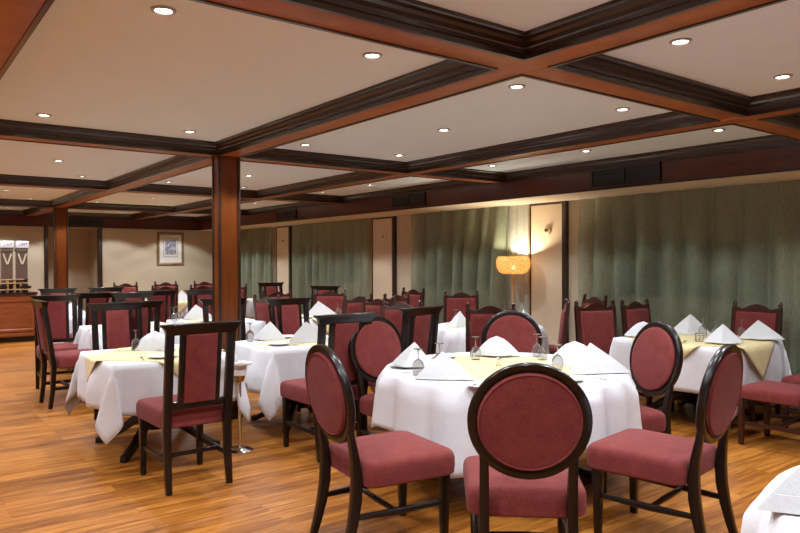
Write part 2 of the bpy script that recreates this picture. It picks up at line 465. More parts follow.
curtain('glow_curtain', 6.58, 7.2, .04, 2.275, 7.235, 'pale curtain strip added for the white lamp glow above the woven shade', M['glow_cloth'], 5, amp=.015, dens=7, group=None)  # added strip behind the green curtain, its pale colour stands for lamp glow

# ------------------------------------------------------------------ wall fittings and picture
def knob(y, z, label):
    r = thing('wall_fitting', (7.225, y, z), radians(90))
    m = MB(); m.lathe([(.062, 0), (.062, .010), (.052, .018), (.001, .019)], n=24)
    o = m.build('plate', M['ivory'], r); o.rotation_euler = (radians(90), 0, 0)
    m = MB(); m.lathe([(.026, .018), (.026, .035), (.018, .042), (.001, .043)], n=18)
    o = m.build('button', M['brass'], r); o.rotation_euler = (radians(90), 0, 0)
    r.rotation_euler = (0, 0, radians(-90))
    tag(r, label, 'wall fitting', 'round fittings on the wall panels')
knob(6.22, 1.905, 'round ivory fitting on the wall panel beside the floor lamp')
knob(9.97, 1.93, 'round fitting on the second wall panel, left of the lamp curtain')
knob(13.78, 1.95, 'round fitting on the farthest narrow wall panel')
def picture():
    x, y, z, W, H = 5.75, YF-.001, 1.815, .66, .80
    r = thing('framed_picture', (x, y, z))
    b = .062
    m = MB()
    loops = []
    for sx, sz in ((-1, -1), (1, -1), (1, 1), (-1, 1)):
        loops.append([(sx*(W/2-d), -h, sz*(H/2-d)) for d, h in ((0, 0), (0, .02), (.015, .032), (.045, .024), (b, .014), (b, 0))])
    m.loft(loops, ring=True); m.build('frame', M['gilt'], r, smooth=20)
    m = MB(); m.bb(-W/2+b-.01, W/2-b+.01, -.010, 0, -H/2+b-.01, H/2-b+.01); m.build('mount', M['mat_board'], r)
    m = MB(); m.bb(-.17, .17, -.013, -.009, -.20, .25); m.build('border_line', M['card'], r)
    m = MB(); m.bb(-.16, .16, -.015, -.012, -.19, .24); m.build('paper', M['mat_board'], r)
    m = MB(); m.bb(-.135, .135, -.018, -.014, -.14, .215); m.build('print', M['engraving'], r)
    tag(r, 'bronze framed grey engraving with a wide cream mount on the far wall', 'picture')
picture()

# ------------------------------------------------------------------ chairs
def cushion(m, wf, wr, d, z0, z1, y0, r=.05, dome=.012):
    loops = []
    H = z1-z0
    for ins, z in ((.020, z0), (.004, z0+.012), (0, z0+H*.4), (.001, z1-.040), (.006, z1-.020), (.016, z1-.007), (.032, z1), (.09, z1+dome*.6), (.15, z1+dome)):
        base = rrect(1, d-2*ins, r, 5, y0+ins)
        lp = []
        for x, y in base:
            t = (y-y0)/d; W = wr+(wf-wr)*t
            xs = x/1.0
            hx = .5
            # keep corner rounding in real units
            sx = (abs(x)-(hx-r))/r if abs(x) > hx-r else 0
            xx = (W/2-ins-r)+sx*r if abs(x) > hx-r-1e-9 else abs(x)*(W-2*ins)
            lp.append((math.copysign(xx, x), y, z))
        loops.append(lp)
    m.loft(loops)
def make_slat():
    r = thing('slat_back_chair')
    m = MB(); cushion(m, .49, .45, .52, .40, .535, .035, .035, .014); m.build('seat', M['red'], r)
    yb = lambda z: 0.0 if z < .42 else -(z-.42)*.13
    for s in (-1, 1):
        m = MB(); x = s*.205
        m.post([(x, -.035, 0, .038, .038), (x, -.010, .2, .046, .044), (x, .0, .42, .052, .050), (x, yb(.7), .7, .052, .046), (x*1.01, yb(1.05), 1.05, .052, .040)])
        m.build('rear_leg', M['dark'], r, bevel=.004)
    for s in (-1, 1):
        m = MB(); x = s*.205
        m.post([(x, .50, 0, .036, .036), (x, .50, .25, .044, .044), (x, .50, .40, .048, .048)]); m.build('front_leg', M['dark'], r, bevel=.004)
    m = MB()
    m.loft([[(-w, yb(z)-dp/2, z), (w, yb(z)-dp/2, z), (w, yb(z)+dp/2, z), (-w, yb(z)+dp/2, z)] for w, dp, z in ((.228, .046, 1.028), (.235, .050, 1.045), (.250, .058, 1.075), (.268, .066, 1.085), (.272, .066, 1.100))])
    m.build('top_rail', M['dark'], r, bevel=.004)
    m = MB(); m.box(0, yb(.56)+.002, .563, .37, .030, .05); m.build('lower_rail', M['dark'], r, bevel=.004)
    for s in (-1, 1):
        m = MB(); x = s*.122
        m.post([(x, yb(.56), .56, .036, .030), (x, yb(1.04), 1.04, .036, .030)]); m.build('back_slat', M['dark'], r, bevel=.003)
    m = MB(); loops = []
    for ins, dy in ((.012, -.030), (.003, -.024), (0, -.012), (0, .012), (.003, .024), (.014, .030), (.05, .034)):
        loops.append([(x, yb(z)+dy, z) for x, z in ((-.107+ins, .575+ins), (.107-ins, .575+ins), (.107-ins, 1.032-ins), (-.107+ins, 1.032-ins))])
    m.loft(loops); m.build('back_pad', M['red'], r)
    for s in (-1, 1):
        m = MB(); m.bar((s*.205, 0, .20), (s*.205, .50, .20), .022, .034); m.build('side_stretcher', M['dark'], r, bevel=.003)
    m = MB(); m.bar((-.2, .16, .20), (.2, .16, .20), .022, .030); m.build('cross_stretcher', M['dark'], r, bevel=.003)
    return r
def make_oval():
    r = thing('oval_back_chair')
    m = MB(); cushion(m, .56, .53, .54, .362, .497, .01, .06, .016); m.build('seat', M['red'], r)
    zc, rx, rz = .812, .264, .258
    tl = lambda z: -.02-(z-.45)*.16
    m = MB(); loops = []; N = 56
    for i in range(N):
        a = 2*pi*i/N; lp = []
        for dr, dy in ((-.046, -.012), (-.042, -.017), (-.006, -.020), (0, -.012), (0, .012), (-.006, .020), (-.042, .017), (-.046, .012)):
            x = (rx+dr)*cos(a); z = zc+(rz+dr)*sin(a); lp.append((x, tl(z)+dy, z))
        loops.append(lp)
    m.loft(loops, ring=True); m.build('back_frame', M['dark'], r, smooth=60)
    m = MB(); loops = []
    for k, dy in ((1.0, -.010), (1.0, -.020), (.97, -.027), (.90, -.030), (.5, -.036), (.02, -.038)):
        loops.append([((rx-.041)*k*cos(2*pi*i/N), tl(zc+(rz-.041)*k*sin(2*pi*i/N))+dy, zc+(rz-.041)*k*sin(2*pi*i/N)) for i in range(N)])
    front = [[(x, 2*tl(z)-y+.006, z) for x, y, z in lp] for lp in loops]
    m.loft(loops[::-1]+front); pad = m.build('back_pad', M['red'], r)
    m = MB()
    pts = [((rx-.050)*cos(2*pi*i/N), tl(zc+(rz-.050)*sin(2*pi*i/N))-.029, zc+(rz-.050)*sin(2*pi*i/N)) for i in range(N)]
    lp2 = []
    for i in range(N):
        p = Vector(pts[i]); o = Vector((p.x, 0, p.z-zc)).normalized()
        lp2.append([p+o*.005*cos(a)+Vector((0, 1, 0))*.005*sin(a) for a in (0, 1.57, 3.14, 4.71)])
    m.loft(lp2, ring=True); m.build('welt', M['red'], pad)
    for s in (-1, 1):
        m = MB(); x = s*.19
        m.post([(x*1.04, -.090, 0, .036, .036), (x*1.03, -.065, .08, .040, .042), (x*1.01, -.038, .19, .042, .050), (x, -.020, .30, .044, .054), (x, -.015, .40, .044, .054), (x, -.024, .50, .042, .044), (x*1.0, -.042, .60, .040, .034), (x*1.03, -.058, .69, .034, .026)])
        m.build('rear_leg', M['dark'], r, bevel=.005)
    for s in (-1, 1):
        m = MB(); x = s*.22
        m.post([(x, .49, 0, .036, .036), (x, .49, .2, .044, .044), (x, .49, .37, .052, .052)]); m.build('front_leg', M['dark'], r, bevel=.005)
    for s in (-1, 1):
        m = MB(); m.tube([(s*.195, -.055, .215), (s*.215, .2, .215), (s*.222, .49, .215)], [.014, .019, .014], 10); m.build('side_stretcher', M['dark'], r)
    m = MB(); m.tube([(-.21, .20, .215), (0, .20, .215), (.21, .20, .215)], [.013, .018, .013], 10); m.build('cross_stretcher', M['dark'], r)
    return r
def make_crest():
    r = thing('crest_rail_chair')
    m = MB(); cushion(m, .50, .45, .50, .37, .475, .03, .04, .012); m.build('seat', M['red'], r)
    yb = lambda z: 0.0 if z < .42 else -(z-.42)*.12
    for s in (-1, 1):
        m = MB(); x = s*.222
        m.post([(x, -.03, 0, .036, .036), (x, 0, .42, .046, .046), (x, yb(1.0), 1.0, .040, .036), (x, yb(1.022), 1.022, .040, .036), (x, yb(1.04), 1.04, .024, .024), (x, yb(1.052), 1.052, .036, .034), (x, yb(1.075), 1.075, .030, .030), (x, yb(1.088), 1.088, .010, .010)])
        m.build('rear_leg', M['red_wood'], r, bevel=.003)
    for s in (-1, 1):
        m = MB(); x = s*.222
        m.post([(x, .49, 0, .036, .036), (x, .49, .38, .046, .046)]); m.build('front_leg', M['red_wood'], r, bevel=.004)
    m = MB(); loops = []; N = 24
    for i in range(N+1):
        t = -1+2*i/N; x = t*.205
        zt = 1.028+.030*math.exp(-(t/.38)**2)-.022*math.exp(-((abs(t)-.68)/.2)**2)
        zb = .975
        loops.append([(x, yb(zb)-.014, zb), (x, yb(zb)+.014, zb), (x, yb(zt)+.014, zt), (x, yb(zt)-.014, zt)])
    m.loft(loops); m.build('crest_rail', M['red_wood'], r, smooth=30)
    m = MB(); loops = []
    for ins, dy in ((.05, -.026), (.014, -.022), (.0, -.012), (0, .014), (.006, .028), (.02, .036), (.06, .042)):
        loops.append([(x, yb(z)+dy, z) for x, z in ((-.20+ins, .53+ins), (.20-ins, .53+ins), (.20-ins, .978-ins), (-.20+ins, .978-ins))])
    m.loft(loops); m.build('back_pad', M['red'], r)
    m = MB(); m.box(0, yb(.52), .515, .41, .028, .04); m.build('lower_rail', M['red_wood'], r, bevel=.003)
    for s in (-1, 1):
        m = MB(); m.bar((s*.222, 0, .18), (s*.222, .49, .18), .022, .032); m.build('side_stretcher', M['red_wood'], r, bevel=.003)
    m = MB(); m.bar((-.21, .24, .18), (.21, .24, .18), .022, .030); m.build('cross_stretcher', M['red_wood'], r, bevel=.003)
    return r
PS, PO, PC = Proto(make_slat), Proto(make_oval), Proto(make_crest)
GS, GO, GC = 'dark slat backed dining chairs', 'oval backed chairs around the front round table', 'crest rail chairs along the walls'
def chair(kind, x, y, rot, label):
    p, g = {'s': (PS, GS), 'o': (PO, GO), 'c': (PC, GC)}[kind]
    return p.put((x, y, 0), radians(rot), label, 'chair', g)
# around the big round table
chair('o', 2.27, 2.07, -42, 'oval backed burgundy chair seen square from behind, nearest the camera')
chair('o', 1.95, 3.07, -97, 'oval backed chair at the left side of the front round table, back turned')
chair('o', 3.44, 1.905, 9, 'oval backed chair in right foreground with its whole seat showing')
chair('o', 3.12, 4.33, 183, 'oval backed chair facing the camera behind the left edge of the round table')
chair('o', 4.30, 4.08, 143, 'round looking chair back centred at the far side of the round table')
chair('o', 4.26, 2.79, 70, 'oval backed chair between the round table and the table numbered 27')
# front left table
chair('s', 1.695, 4.46, 0, 'tall slat back chair seen from behind at the front left square table')
chair('s', 1.87, 6.95, 180, 'slat back chair facing the camera beyond the front left square table')
chair('s', 2.12, 7.30, 0, 'dark slat back chair seen from behind, touching the one beyond the front left table')
# left group
chair('s', 1.44, 7.98, -88, 'leftmost slat back chair, seen side on beside the open floor')
chair('s', 1.72, 9.05, 176, 'slat back chair just behind the leftmost side on chair, pad lit')
chair('s', 2.66, 9.15, 180, 'slat back chair facing the camera behind the third table from left')
chair('s', 2.30, 9.62, 0, 'slat back chair seen from behind at the farther left white table')
chair('s', 3.12, 9.75, 0, 'slat back chair seen from behind, with the yellow draped table beyond its right post')
chair('s', 2.20, 11.40, 180, 'slat back chair farthest left, in front of the tall far pillar')
chair('s', 2.90, 11.40, 180, 'slat back chair facing the camera below the alcove edge of the far wall')
# right of the pillar
chair('s', 2.84, 4.50, 0, 'slat back chair seen from behind at the square table right of the pillar')
chair('s', 3.56, 6.60, 180, 'slat back chair facing the camera behind the square table right of the pillar')
chair('s', 3.02, 7.08, 180, 'slat back chair half hidden directly behind the pillar')
chair('s', 3.72, 9.45, 180, 'slat back chair facing the camera just left of the pillar, far table')
chair('s', 3.74, 4.72, 12, 'slat back chair seen from behind between two oval chair backs')
chair('s', 5.92, 11.75, 178, 'slat back chair in the distance just right of the pillar, by the far panel')
chair('s', 5.72, 9.60, 120, 'slat back chair turned sideways before the second green curtain from the far end')
# crest chairs
chair('c', 4.86, 4.92, -44, 'crest rail chair seen from behind, left of the far round chair back')
chair('c', 6.45, 7.10, 137, 'crest rail chair facing the camera against the curtain left of the lamp')
chair('c', 6.55, 8.38, 95, 'crest rail chair at the foot of the cream wall recess')
chair('c', 5.36, 7.22, 10, 'crest rail chair seen from behind below the second wall panel')
chair('c', 4.75, 6.60, -75, 'crest rail chair with a bright red pad left of the wall recess')
chair('c', 4.52, 5.88, -62, 'crest rail chair with a dull pad just above the left oval back')
chair('c', 4.82, 7.30, 8, 'dark crest rail chair seen from behind, left of the red padded group')
chair('c', 5.33, 8.72, 152, 'crest rail chair facing the camera below the second far curtain')
chair('c', 4.70, 9.12, 180, 'pink topped crest rail chair behind the slat back one right of the pillar')
chair('c', 3.96, 7.90, -75, 'dark crest rail chair just right of the pillar, pad seen from behind')
chair('c', 5.35, 12.2, 120, 'dark crest rail chair far off, touching the right of the pillar')
chair('c', 5.90, 4.40, 162, 'crest rail chair with bright pad left of the table numbered 27')
chair('c', 6.48, 4.30, 180, 'crest rail chair behind the far edge of the table numbered 27')
chair('c', 5.72, 4.76, 42, 'dark crest rail chair turned sideways, touching the bright padded one')
chair('c', 6.85, 5.25, 70, 'crest rail chair by the wall panel, only finial and seat showing')
chair('c', 6.90, 3.32, 90, 'crest rail chair at the right end of table 27 against the curtain')
chair('c', 5.82, 2.30, 0, 'crest rail chair cut by the right frame, seat before table 27')
chair('c', 6.56, 2.28, 0, 'crest rail chair at the right frame edge, second seat before table 27')
chair('c', 4.08, 14.6, 180, 'left crest rail chair of two against the far wall')
chair('c', 4.95, 14.75, 180, 'right crest rail chair against the far wall below the picture')
chair('c', 4.12, 12.45, 2, 'dark crest rail chair seen from behind, left of the yellow cone')
chair('c', 4.78, 12.35, 0, 'dark crest rail chair seen from behind, right of the yellow cone')
chair('c', 5.75, 14.6, 180, 'crest rail chair at the far wall touching the pillar edge')

# ------------------------------------------------------------------ tables
TZ = .745
def pedestal(r, foot):
    m = MB(); m.lathe([(.085, .14), (.10, .17), (.06, .24), (.055, .40), (.075, .50), (.05, .58), (.07, .68), (.13, .71)], n=20); m.build('pedestal', M['dark'], r)
    for k in range(4):
        a = pi/4+k*pi/2
        m = MB(); loops = []
        for q, z, h, w in ((.05, .22, .10, .06), (.18, .215, .085, .058), (foot*.55, .15, .075, .055), (foot*.8, .075, .06, .052), (foot, .030, .05, .055), (foot+.05, .025, .045, .05)):
            x, y = q*cos(a), q*sin(a); ux, uy = -sin(a)*w/2, cos(a)*w/2
            loops.append([(x-ux, y-uy, z-h/2), (x+ux, y+uy, z-h/2), (x+ux, y+uy, z+h/2), (x-ux, y-uy, z+h/2)])
        m.loft(loops); m.build('foot', M['dark'], r, bevel=.006)
def square_table(x, y, a, b, label):
    r = thing('square_table', (x, y, 0)); m = MB(); m.bb(-a, a, -b, b, TZ-.03, TZ); m.build('tabletop', M['dark'], r, bevel=.004)
    pedestal(r, min(a, b)*1.05); tag(r, label, 'table', 'tables under white cloths')
def round_table(x, y, R, label):
    r = thing('round_table', (x, y, 0)); m = MB(); m.lathe([(R-.01, TZ-.03), (R, TZ-.02), (R, TZ-.005), (R-.006, TZ)], n=48); m.build('tabletop', M['dark'], r)
    pedestal(r, R*.68); tag(r, label, 'table', 'tables under white cloths')
CT = TZ+.004
def sq_cloth(x, y, a, b, drop, label, seed=0, beta=10, tip=1.08):
    rnd = random.Random(seed); ph = [rnd.random()*6 for _ in range(8)]
    a2, b2 = a+.006, b+.006
    def axis(h):
        s = [-h-drop*i/9 for i in range(9, 0, -1)]+[-h+2*h*i/16 for i in range(17)]+[h+drop*i/9 for i in range(1, 10)]
        return s
    bul = lambda o: .004+.03*(1-math.exp(-o*9))
    rows = []
    for v in axis(b2):
        row = []
        for u in axis(a2):
            su, sv = (1 if u > 0 else -1), (1 if v > 0 else -1)
            ou, ov = max(0, abs(u)-a2), max(0, abs(v)-b2)
            if ou == 0 and ov == 0: p = [u, v, CT]
            elif ov == 0:
                w = max(0, 1-(v/b2)**4); k = min(1, 1.6*ou/drop)
                wv = w*k*(.026*sin(9*v+ph[0])+.020*sin(19*v+ph[1]))
                p = [su*(a2+bul(ou)+wv+.02*k*w), v, CT-ou-.012*k*sin(6*v+ph[2])*w]
            elif ou == 0:
                w = max(0, 1-(u/a2)**4); k = min(1, 1.6*ov/drop)
                wv = w*k*(.026*sin(8*u+ph[3])+.020*sin(17*u+ph[4]))
                p = [u, sv*(b2+bul(ov)+wv+.02*k*w), CT-ov-.012*k*sin(7*u+ph[5])*w]
            else:
                rr = hypot(ou, ov); fi = atan2(ov, ou); k2 = sin(2*fi)
                be = radians(beta)*k2; L = rr*(1+(tip-1)*k2)
                tw = .16*rr*sin(4*fi)
                p = [su*(a2+bul(ou)*cos(fi)**2+L*sin(be)*.707+tw), sv*(b2+bul(ov)*sin(fi)**2+L*sin(be)*.707-tw), CT-L*cos(be)]
            p[2] += .0008*sin(11*u+ph[6])*sin(13*v+ph[7])
            row.append(tuple(p))
        rows.append(row)
    m = MB(); m.grid(rows)
    o = m.build('tablecloth', M['white'], loc=(x, y, 0), smooth=180, solid=.002)
    return tag(o, label, 'tablecloth', 'white tablecloths')
def rd_cloth(x, y, R, drop, label, seed=0, nf=18, var=.05, c4=None):
    rnd = random.Random(seed); ph = [rnd.random()*6 for _ in range(5)]
    rows = []; N = 156
    for k in [0, .25, .5, .75, .93, .985]+[1+i/14 for i in range(0, 15)]:
        row = []
        for j in range(N+1):
            t = 2*pi*j/N
            if k <= 1: q = R*k; p = (q*cos(t), q*sin(t), CT-(0.004 if k == 1 else 0))
            else:
                s = k-1; fo = .75*(1-2*abs(sin(nf*t*.5+ph[0]+.7*sin(2*t+ph[1])))**.7)*-1+.35*sin(int(nf*.4)*t+ph[2])
                q = R+.012*(1-math.exp(-s*14))+(.024*min(1, s*5)+.028*s)*(1.0+fo)
                d = drop*(1+var*2*sin(4*t+ph[3])*.6+var*sin(7*t+ph[4]))
                if c4: d = drop+c4[0]*cos(4*(t-radians(c4[1])))+.012*sin(7*t+ph[4])
                p = (q*cos(t), q*sin(t), CT-.006-s*d)
            row.append(p)
        rows.append(row)
    m = MB(); m.grid(rows)
    o = m.build('tablecloth', M['white'], loc=(x, y, 0), smooth=180, solid=.002)
    return tag(o, label, 'tablecloth', 'white tablecloths')
def topper(x, y, a, b, half, label, rnd_R=None, rot=45, seed=0):
    """square gold cloth laid cornerwise; corners hang over the table edges"""
    m = MB(); rows = []; N = 36; q = half*sqrt(2)/2
    for i in range(N+1):
        row = []
        for j in range(N+1):
            u, v = -q+2*q*i/N, -q+2*q*j/N; c, s = cos(radians(rot)), sin(radians(rot))
            px, py = u*c-v*s, u*s+v*c; z = CT+.004
            if rnd_R:
                d = hypot(px, py); o = max(0, d-rnd_R-.012)
                if o: k = (rnd_R+.022+.06*o)/d; px, py, z = px*k, py*k, z-o
            else:
                ox, oy = max(0, abs(px)-a-.016), max(0, abs(py)-b-.016)
                if ox: px = math.copysign(a+.050+.12*ox, px); z -= ox
                if oy: py = math.copysign(b+.050+.12*oy, py); z -= oy
            row.append((px, py, z))
        rows.append(row)
    m.grid(rows)
    o = m.build('table_topper', M['gold'], loc=(x, y, 0), smooth=60, solid=.0015)
    return tag(o, label, 'table topper', 'pale gold table toppers')
SZ = CT+.0075
# ---- table ware
def make_napkin(seed=0, W=.135, H=.145, flat=.55, ex=.86):
    rnd = random.Random(seed)
    # standing folded cone: sharp front pleat, two wings
    base = []
    for t, rr in ((-150, .62), (-120, .80), (-95, .98), (-75, 1.0), (-50, .80), (-22, .66), (0, .72), (22, .66), (50, .80), (75, 1.0), (95, .98), (120, .80), (150, .62), (180, .58)):
        rr *= (1+rnd.uniform(-.05, .05))
        base.append((W*rr*sin(radians(t)), -W*rr*flat*cos(radians(t))))
    m = MB(); loops = []
    for k in range(8):
        t = k/7; s = (1-t)**ex*(1-.04*sin(pi*t))+.012
        lean = .018*t*t
        loops.append([(bx*s, by*s+lean, H*t) for bx, by in base])
    m.loft(loops)
    return m
def make_tent(corners, apex, H, sag=.05):
    # linen folded to a standing tent: flat faces, crisp creases, a turned back hem
    base = []; n = len(corners); q = 6
    for i in range(n):
        a, b = corners[i], corners[(i+1) % n]
        for k in range(q):
            t = k/q; base.append((a[0]+(b[0]-a[0])*t, a[1]+(b[1]-a[1])*t, 4*t*(1-t)))
    m = MB(); loops = []
    for k in range(9):
        t = k/8; sc = (1-t)*.985+.015; lp = []
        for x, y, w in base:
            bulge = 1+sag*w*sin(pi*min(1, t*1.1))*1.6
            lp.append((apex[0]+(x*bulge-apex[0])*sc, apex[1]+(y*bulge-apex[1])*sc, H*(t**(1.0-.10*(1-w)))))
        loops.append(lp)
    m.loft(loops)
    a, b = corners[0], corners[1]       # folded band along the front hem
    d = .007
    m.add([(a[0]*.97, a[1]*.97-d, .001), (b[0]*.97, b[1]*.97-d, .001), (b[0]*.80, b[1]*.80-d*.2, .034), (a[0]*.80, a[1]*.80-d*.2, .034),
           (a[0]*.95, a[1]*.95, .001), (b[0]*.95, b[1]*.95, .001), (b[0]*.76, b[1]*.76, .034), (a[0]*.76, a[1]*.76, .034)],
          [(0, 1, 2, 3), (7, 6, 5, 4), (0, 4, 5, 1), (1, 5, 6, 2), (2, 6, 7, 3), (3, 7, 4, 0)])
    return m
NAP = [make_napkin(i, .135+.012*i, .150-.006*i, .55+.06*i, (.80, .88, .62)[i]) for i in range(3)]
NAP[1] = make_tent([(-.145, -.045), (.150, -.030), (.055, .105), (-.075, .085)], (-.015, .028), .148)
NAP[0] = make_tent([(-.135, -.005), (-.020, -.080), (.130, -.010), (.050, .085), (-.055, .085)], (.0, .020), .150)
NAPM = [None]*3
def napkin(x, y, rot, label, v=0, s=1.0, dz=.012):
    if NAPM[v] is None:
        o = NAP[v].build('napkin', M['napkin'], smooth=24); NAPM[v] = o
    else:
        o = NAPM[v].copy(); COL.objects.link(o)
    o.location = (x, y, SZ+dz); o.rotation_euler = (0, 0, radians(rot)); o.scale = (s*1.3, s*1.3, s*1.12)
    return tag(o, label, 'napkin', 'folded white napkins')
def make_glassware():
    r = thing('wine_glass')
    m = MB(); n = 20     # stands upside down on its rim
    out = [(.031, 0), (.036, .02), (.0385, .045), (.036, .068), (.026, .088), (.010, .099), (.0045, .104)]
    inn = [(.003, .098), (.012, .0925), (.024, .083), (.034, .066), (.0365, .045), (.034, .02), (.029, 0)]
    prof = out+inn
    m.loft([[(rr*cos(2*pi*j/n), rr*sin(2*pi*j/n), z) for j in range(n)] for rr, z in prof], ring=False, cap=False)
    m.v = m.v; m.build('bowl', M['glass'], r)
    m = MB(); m.lathe([(.0045, .103), (.0035, .125), (.0036, .148), (.006, .160)], n=12); m.build('stem', M['glass'], r)
    m = MB(); m.lathe([(.006, .160), (.018, .164), (.033, .167), (.034, .169), (.001, .170)], n=20); m.build('foot', M['glass'], r)
    return r
PG = Proto(make_glassware)
def glass(x, y, label, z=0): return PG.put((x, y, SZ+z), random.random()*6, label, 'wine glass', 'upturned wine glasses')
def make_knife():
    r = thing('table_knife')
    m = MB(); m.loft([[(-w, y, 0), (w, y, 0), (w, y, t), (-w, y, t)] for y, w, t in ((-.105, .006, .004), (-.06, .0075, .006), (-.005, .005, .005))]); m.build('handle', M['steel'], r)
    m = MB(); m.loft([[(-w0, y, .001), (w1, y, .001), (w1, y, .003), (-w0, y, .003)] for y, w0, w1 in ((-.005, .005, .005), (.02, .005, .009), (.09, .005, .009), (.108, .005, .002))]); m.build('blade', M['steel'], r)
    return r
def make_fork():
    r = thing('table_fork')
    m = MB(); m.loft([[(-w, y, 0), (w, y, 0), (w, y, .003), (-w, y, .003)] for y, w in ((-.095, .007), (-.03, .004), (.035, .003))]); m.build('handle', M['steel'], r)
    m = MB(); m.loft([[(-w, y, z), (w, y, z), (w, y, z+.003), (-w, y, z+.003)] for y, w, z in ((.033, .003, 0), (.045, .011, .001), (.06, .012, .003))])
    for k in range(4):
        x = -.0105+k*.007; m.bb(x-.0015, x+.0015, .059, .098, .003, .006)
    m.build('head', M['steel'], r)
    return r
PK, PF = Proto(make_knife), Proto(make_fork)
PLATE = None
def plate(x, y, R, label):
    global PLATE
    if PLATE is None:
        m = MB(); m.lathe([(.055, 0), (.060, .003), (.085, .010), (.098, .014), (.100, .016), (.096, .017), (.080, .012), (.058, .006), (.001, .005)], n=40)
        PLATE = m.build('plate', M['china']); o = PLATE
    else: o = PLATE.copy(); COL.objects.link(o)
    o.location = (x, y, SZ); o.scale = (R/.1, R/.1, 1)
    return tag(o, label, 'plate', 'white china plates')
def setting(cx, cy, ang, rad, place, tname, nap=True, gl=True, cut=True, v=0, s=1.0, pl=True):
    """one place, seen from a diner sitting at angle ang (deg) outside the table"""
    a = radians(ang); ux, uy = cos(a), sin(a); tx, ty = -uy, ux
    x, y = cx+ux*rad, cy+uy*rad
    rot = ang+90
    if pl: plate(x, y, .115, 'white plate under the napkin at the %s of the %s' % (place, tname) if nap else 'white plate at the %s of the %s' % (place, tname))
    if nap: napkin(x, y, rot, 'folded white napkin standing at the %s of the %s' % (place, tname), v, s)
    if cut:
        PK.put((x+tx*.155, y+ty*.155, SZ), radians(ang+90), 'steel knife at the %s of the %s' % (place, tname), 'knife', 'table knives')
        PF.put((x-tx*.15, y-ty*.15, SZ), radians(ang+90), 'steel fork at the %s of the %s' % (place, tname), 'fork', 'table forks')
    if gl: glass(x-ux*.17+tx*.12, y-uy*.17+ty*.12, 'upturned wine glass by the %s of the %s' % (place, tname))

# big round table in front
RX, RY, RR = 3.507, 3.425, .82
tn = 'big front round table'
round_table(RX, RY, RR, 'big round table under white cloth in the foreground centre')
rd_cloth(RX, RY, RR+.008, .43, 'white cloth over the big front round table', 3, c4=(.085, 206))
topper(RX, RY, 0, 0, .74, 'pale gold square cloth on the big front round table', rnd_R=RR, rot=40)
napkin(2.86, 3.30, -48, 'tall tented napkin at the left edge of the %s' % tn, 1, 1.0, .0)
plate(2.97, 3.84, .12, 'white plate under the napkin at the left rear of the %s' % tn)
napkin(3.00, 3.80, -60, 'folded napkin behind the tented one at the left rear of the %s' % tn, 0, .95)
plate(3.86, 3.84, .13, 'white plate under the napkin at the far side of the %s' % tn)
napkin(3.86, 3.84, -42, 'folded napkin standing at the far side of the %s' % tn, 2, .9)
napkin(3.80, 2.86, -30, 'wide white napkin at the right edge of the %s' % tn, 1, 1.15, .0)
napkin(3.98, 3.18, -50, 'white napkin behind the wide one at the right of the %s' % tn, 2, 1.05, .0)
plate(2.83, 2.95, .085, 'small white bread plate at the near left of the %s' % tn)
plate(3.47, 4.02, .10, 'white plate between the two rear napkins of the %s' % tn)
plate(3.42, 2.76, .085, 'small white bread plate near the front chair on the %s' % tn)
glass(2.82, 3.52, 'upturned wine glass beside the tented napkin on the %s' % tn)
glass(3.12, 3.66, 'upturned wine glass before the left rear napkin on the %s' % tn)
glass(3.60, 3.80, 'upturned wine glass left of the far napkin on the %s' % tn)
glass(4.10, 3.64, 'upturned wine glass right of the far napkin on the %s' % tn)
glass(3.98, 3.48, 'short looking wine glass second right of the far napkin on the %s' % tn)
glass(3.70, 3.10, 'upturned wine glass before the wide napkin on the %s' % tn)
def cut(x, y, rot, place, k='k'):
    (PK if k == 'k' else PF).put((x, y, SZ+.004), radians(rot), 'steel %s %s' % ('knife' if k == 'k' else 'fork', place), 'knife' if k == 'k' else 'fork', 'table knives' if k == 'k' else 'table forks')
cut(2.90, 3.02, -70, 'in front of the tented napkin on the %s' % tn)
cut(2.84, 3.60, -100, 'left of the tented napkin on the %s' % tn, 'f')
cut(3.22, 3.10, -55, 'at the near side of the gold cloth on the %s' % tn, 'f')
cut(3.60, 2.72, -10, 'by the wide napkin on the %s' % tn)
cut(3.72, 3.98, 140, 'by the far napkin on the %s' % tn)
# small shaker
def shaker(x, y, label):
    r = thing('salt_shaker', (x, y, SZ))
    m = MB(); m.lathe([(.018, 0), (.020, .01), (.016, .045)], n=16); m.build('jar', M['glass'], r)
    m = MB(); m.lathe([(.017, .045), (.017, .055), (.010, .062), (.001, .063)], n=16); m.build('cap', M['steel'], r)
    tag(r, label, 'salt shaker')
shaker(3.50, 3.46, 'small metal topped shaker in the middle of the %s' % tn)

# front left square table
def sq_set(x, y, a, b, drop, tname, seed, top=True, half=None, beta=10, lab=None, off=(0, 0)):
    square_table(x, y, a, b, lab or 'pedestal table under the white cloth, %s' % tname)
    sq_cloth(x, y, a, b, drop, 'white tablecloth over the %s' % tname, seed, beta)
    if top: topper(x+off[0], y+off[1], a, b, half or max(a, b)+.2, 'pale gold diamond cloth over the %s' % tname, seed=seed)
t1 = 'front left square table'
sq_set(1.83, 5.71, .46, .50, .36, t1, 11, half=.66, beta=9, off=(0, 0))
napkin(1.87, 5.90, -40, 'folded white napkin at the far side of the %s' % t1, 2, 1.0, 0)
glass(1.74, 5.97, 'upturned wine glass beside the far napkin on the %s' % t1)
cut(1.66, 5.93, 60, 'left of the glass on the %s' % t1)
cut(1.90, 5.70, 20, 'before the far napkin on the %s' % t1, 'f')
setting(1.83, 5.71, -100, .33, 'near place', t1, nap=False, cut=True, gl=False)
napkin(2.12, 5.62, 10, 'folded white napkin right of centre on the %s' % t1, 0, .9, 0)
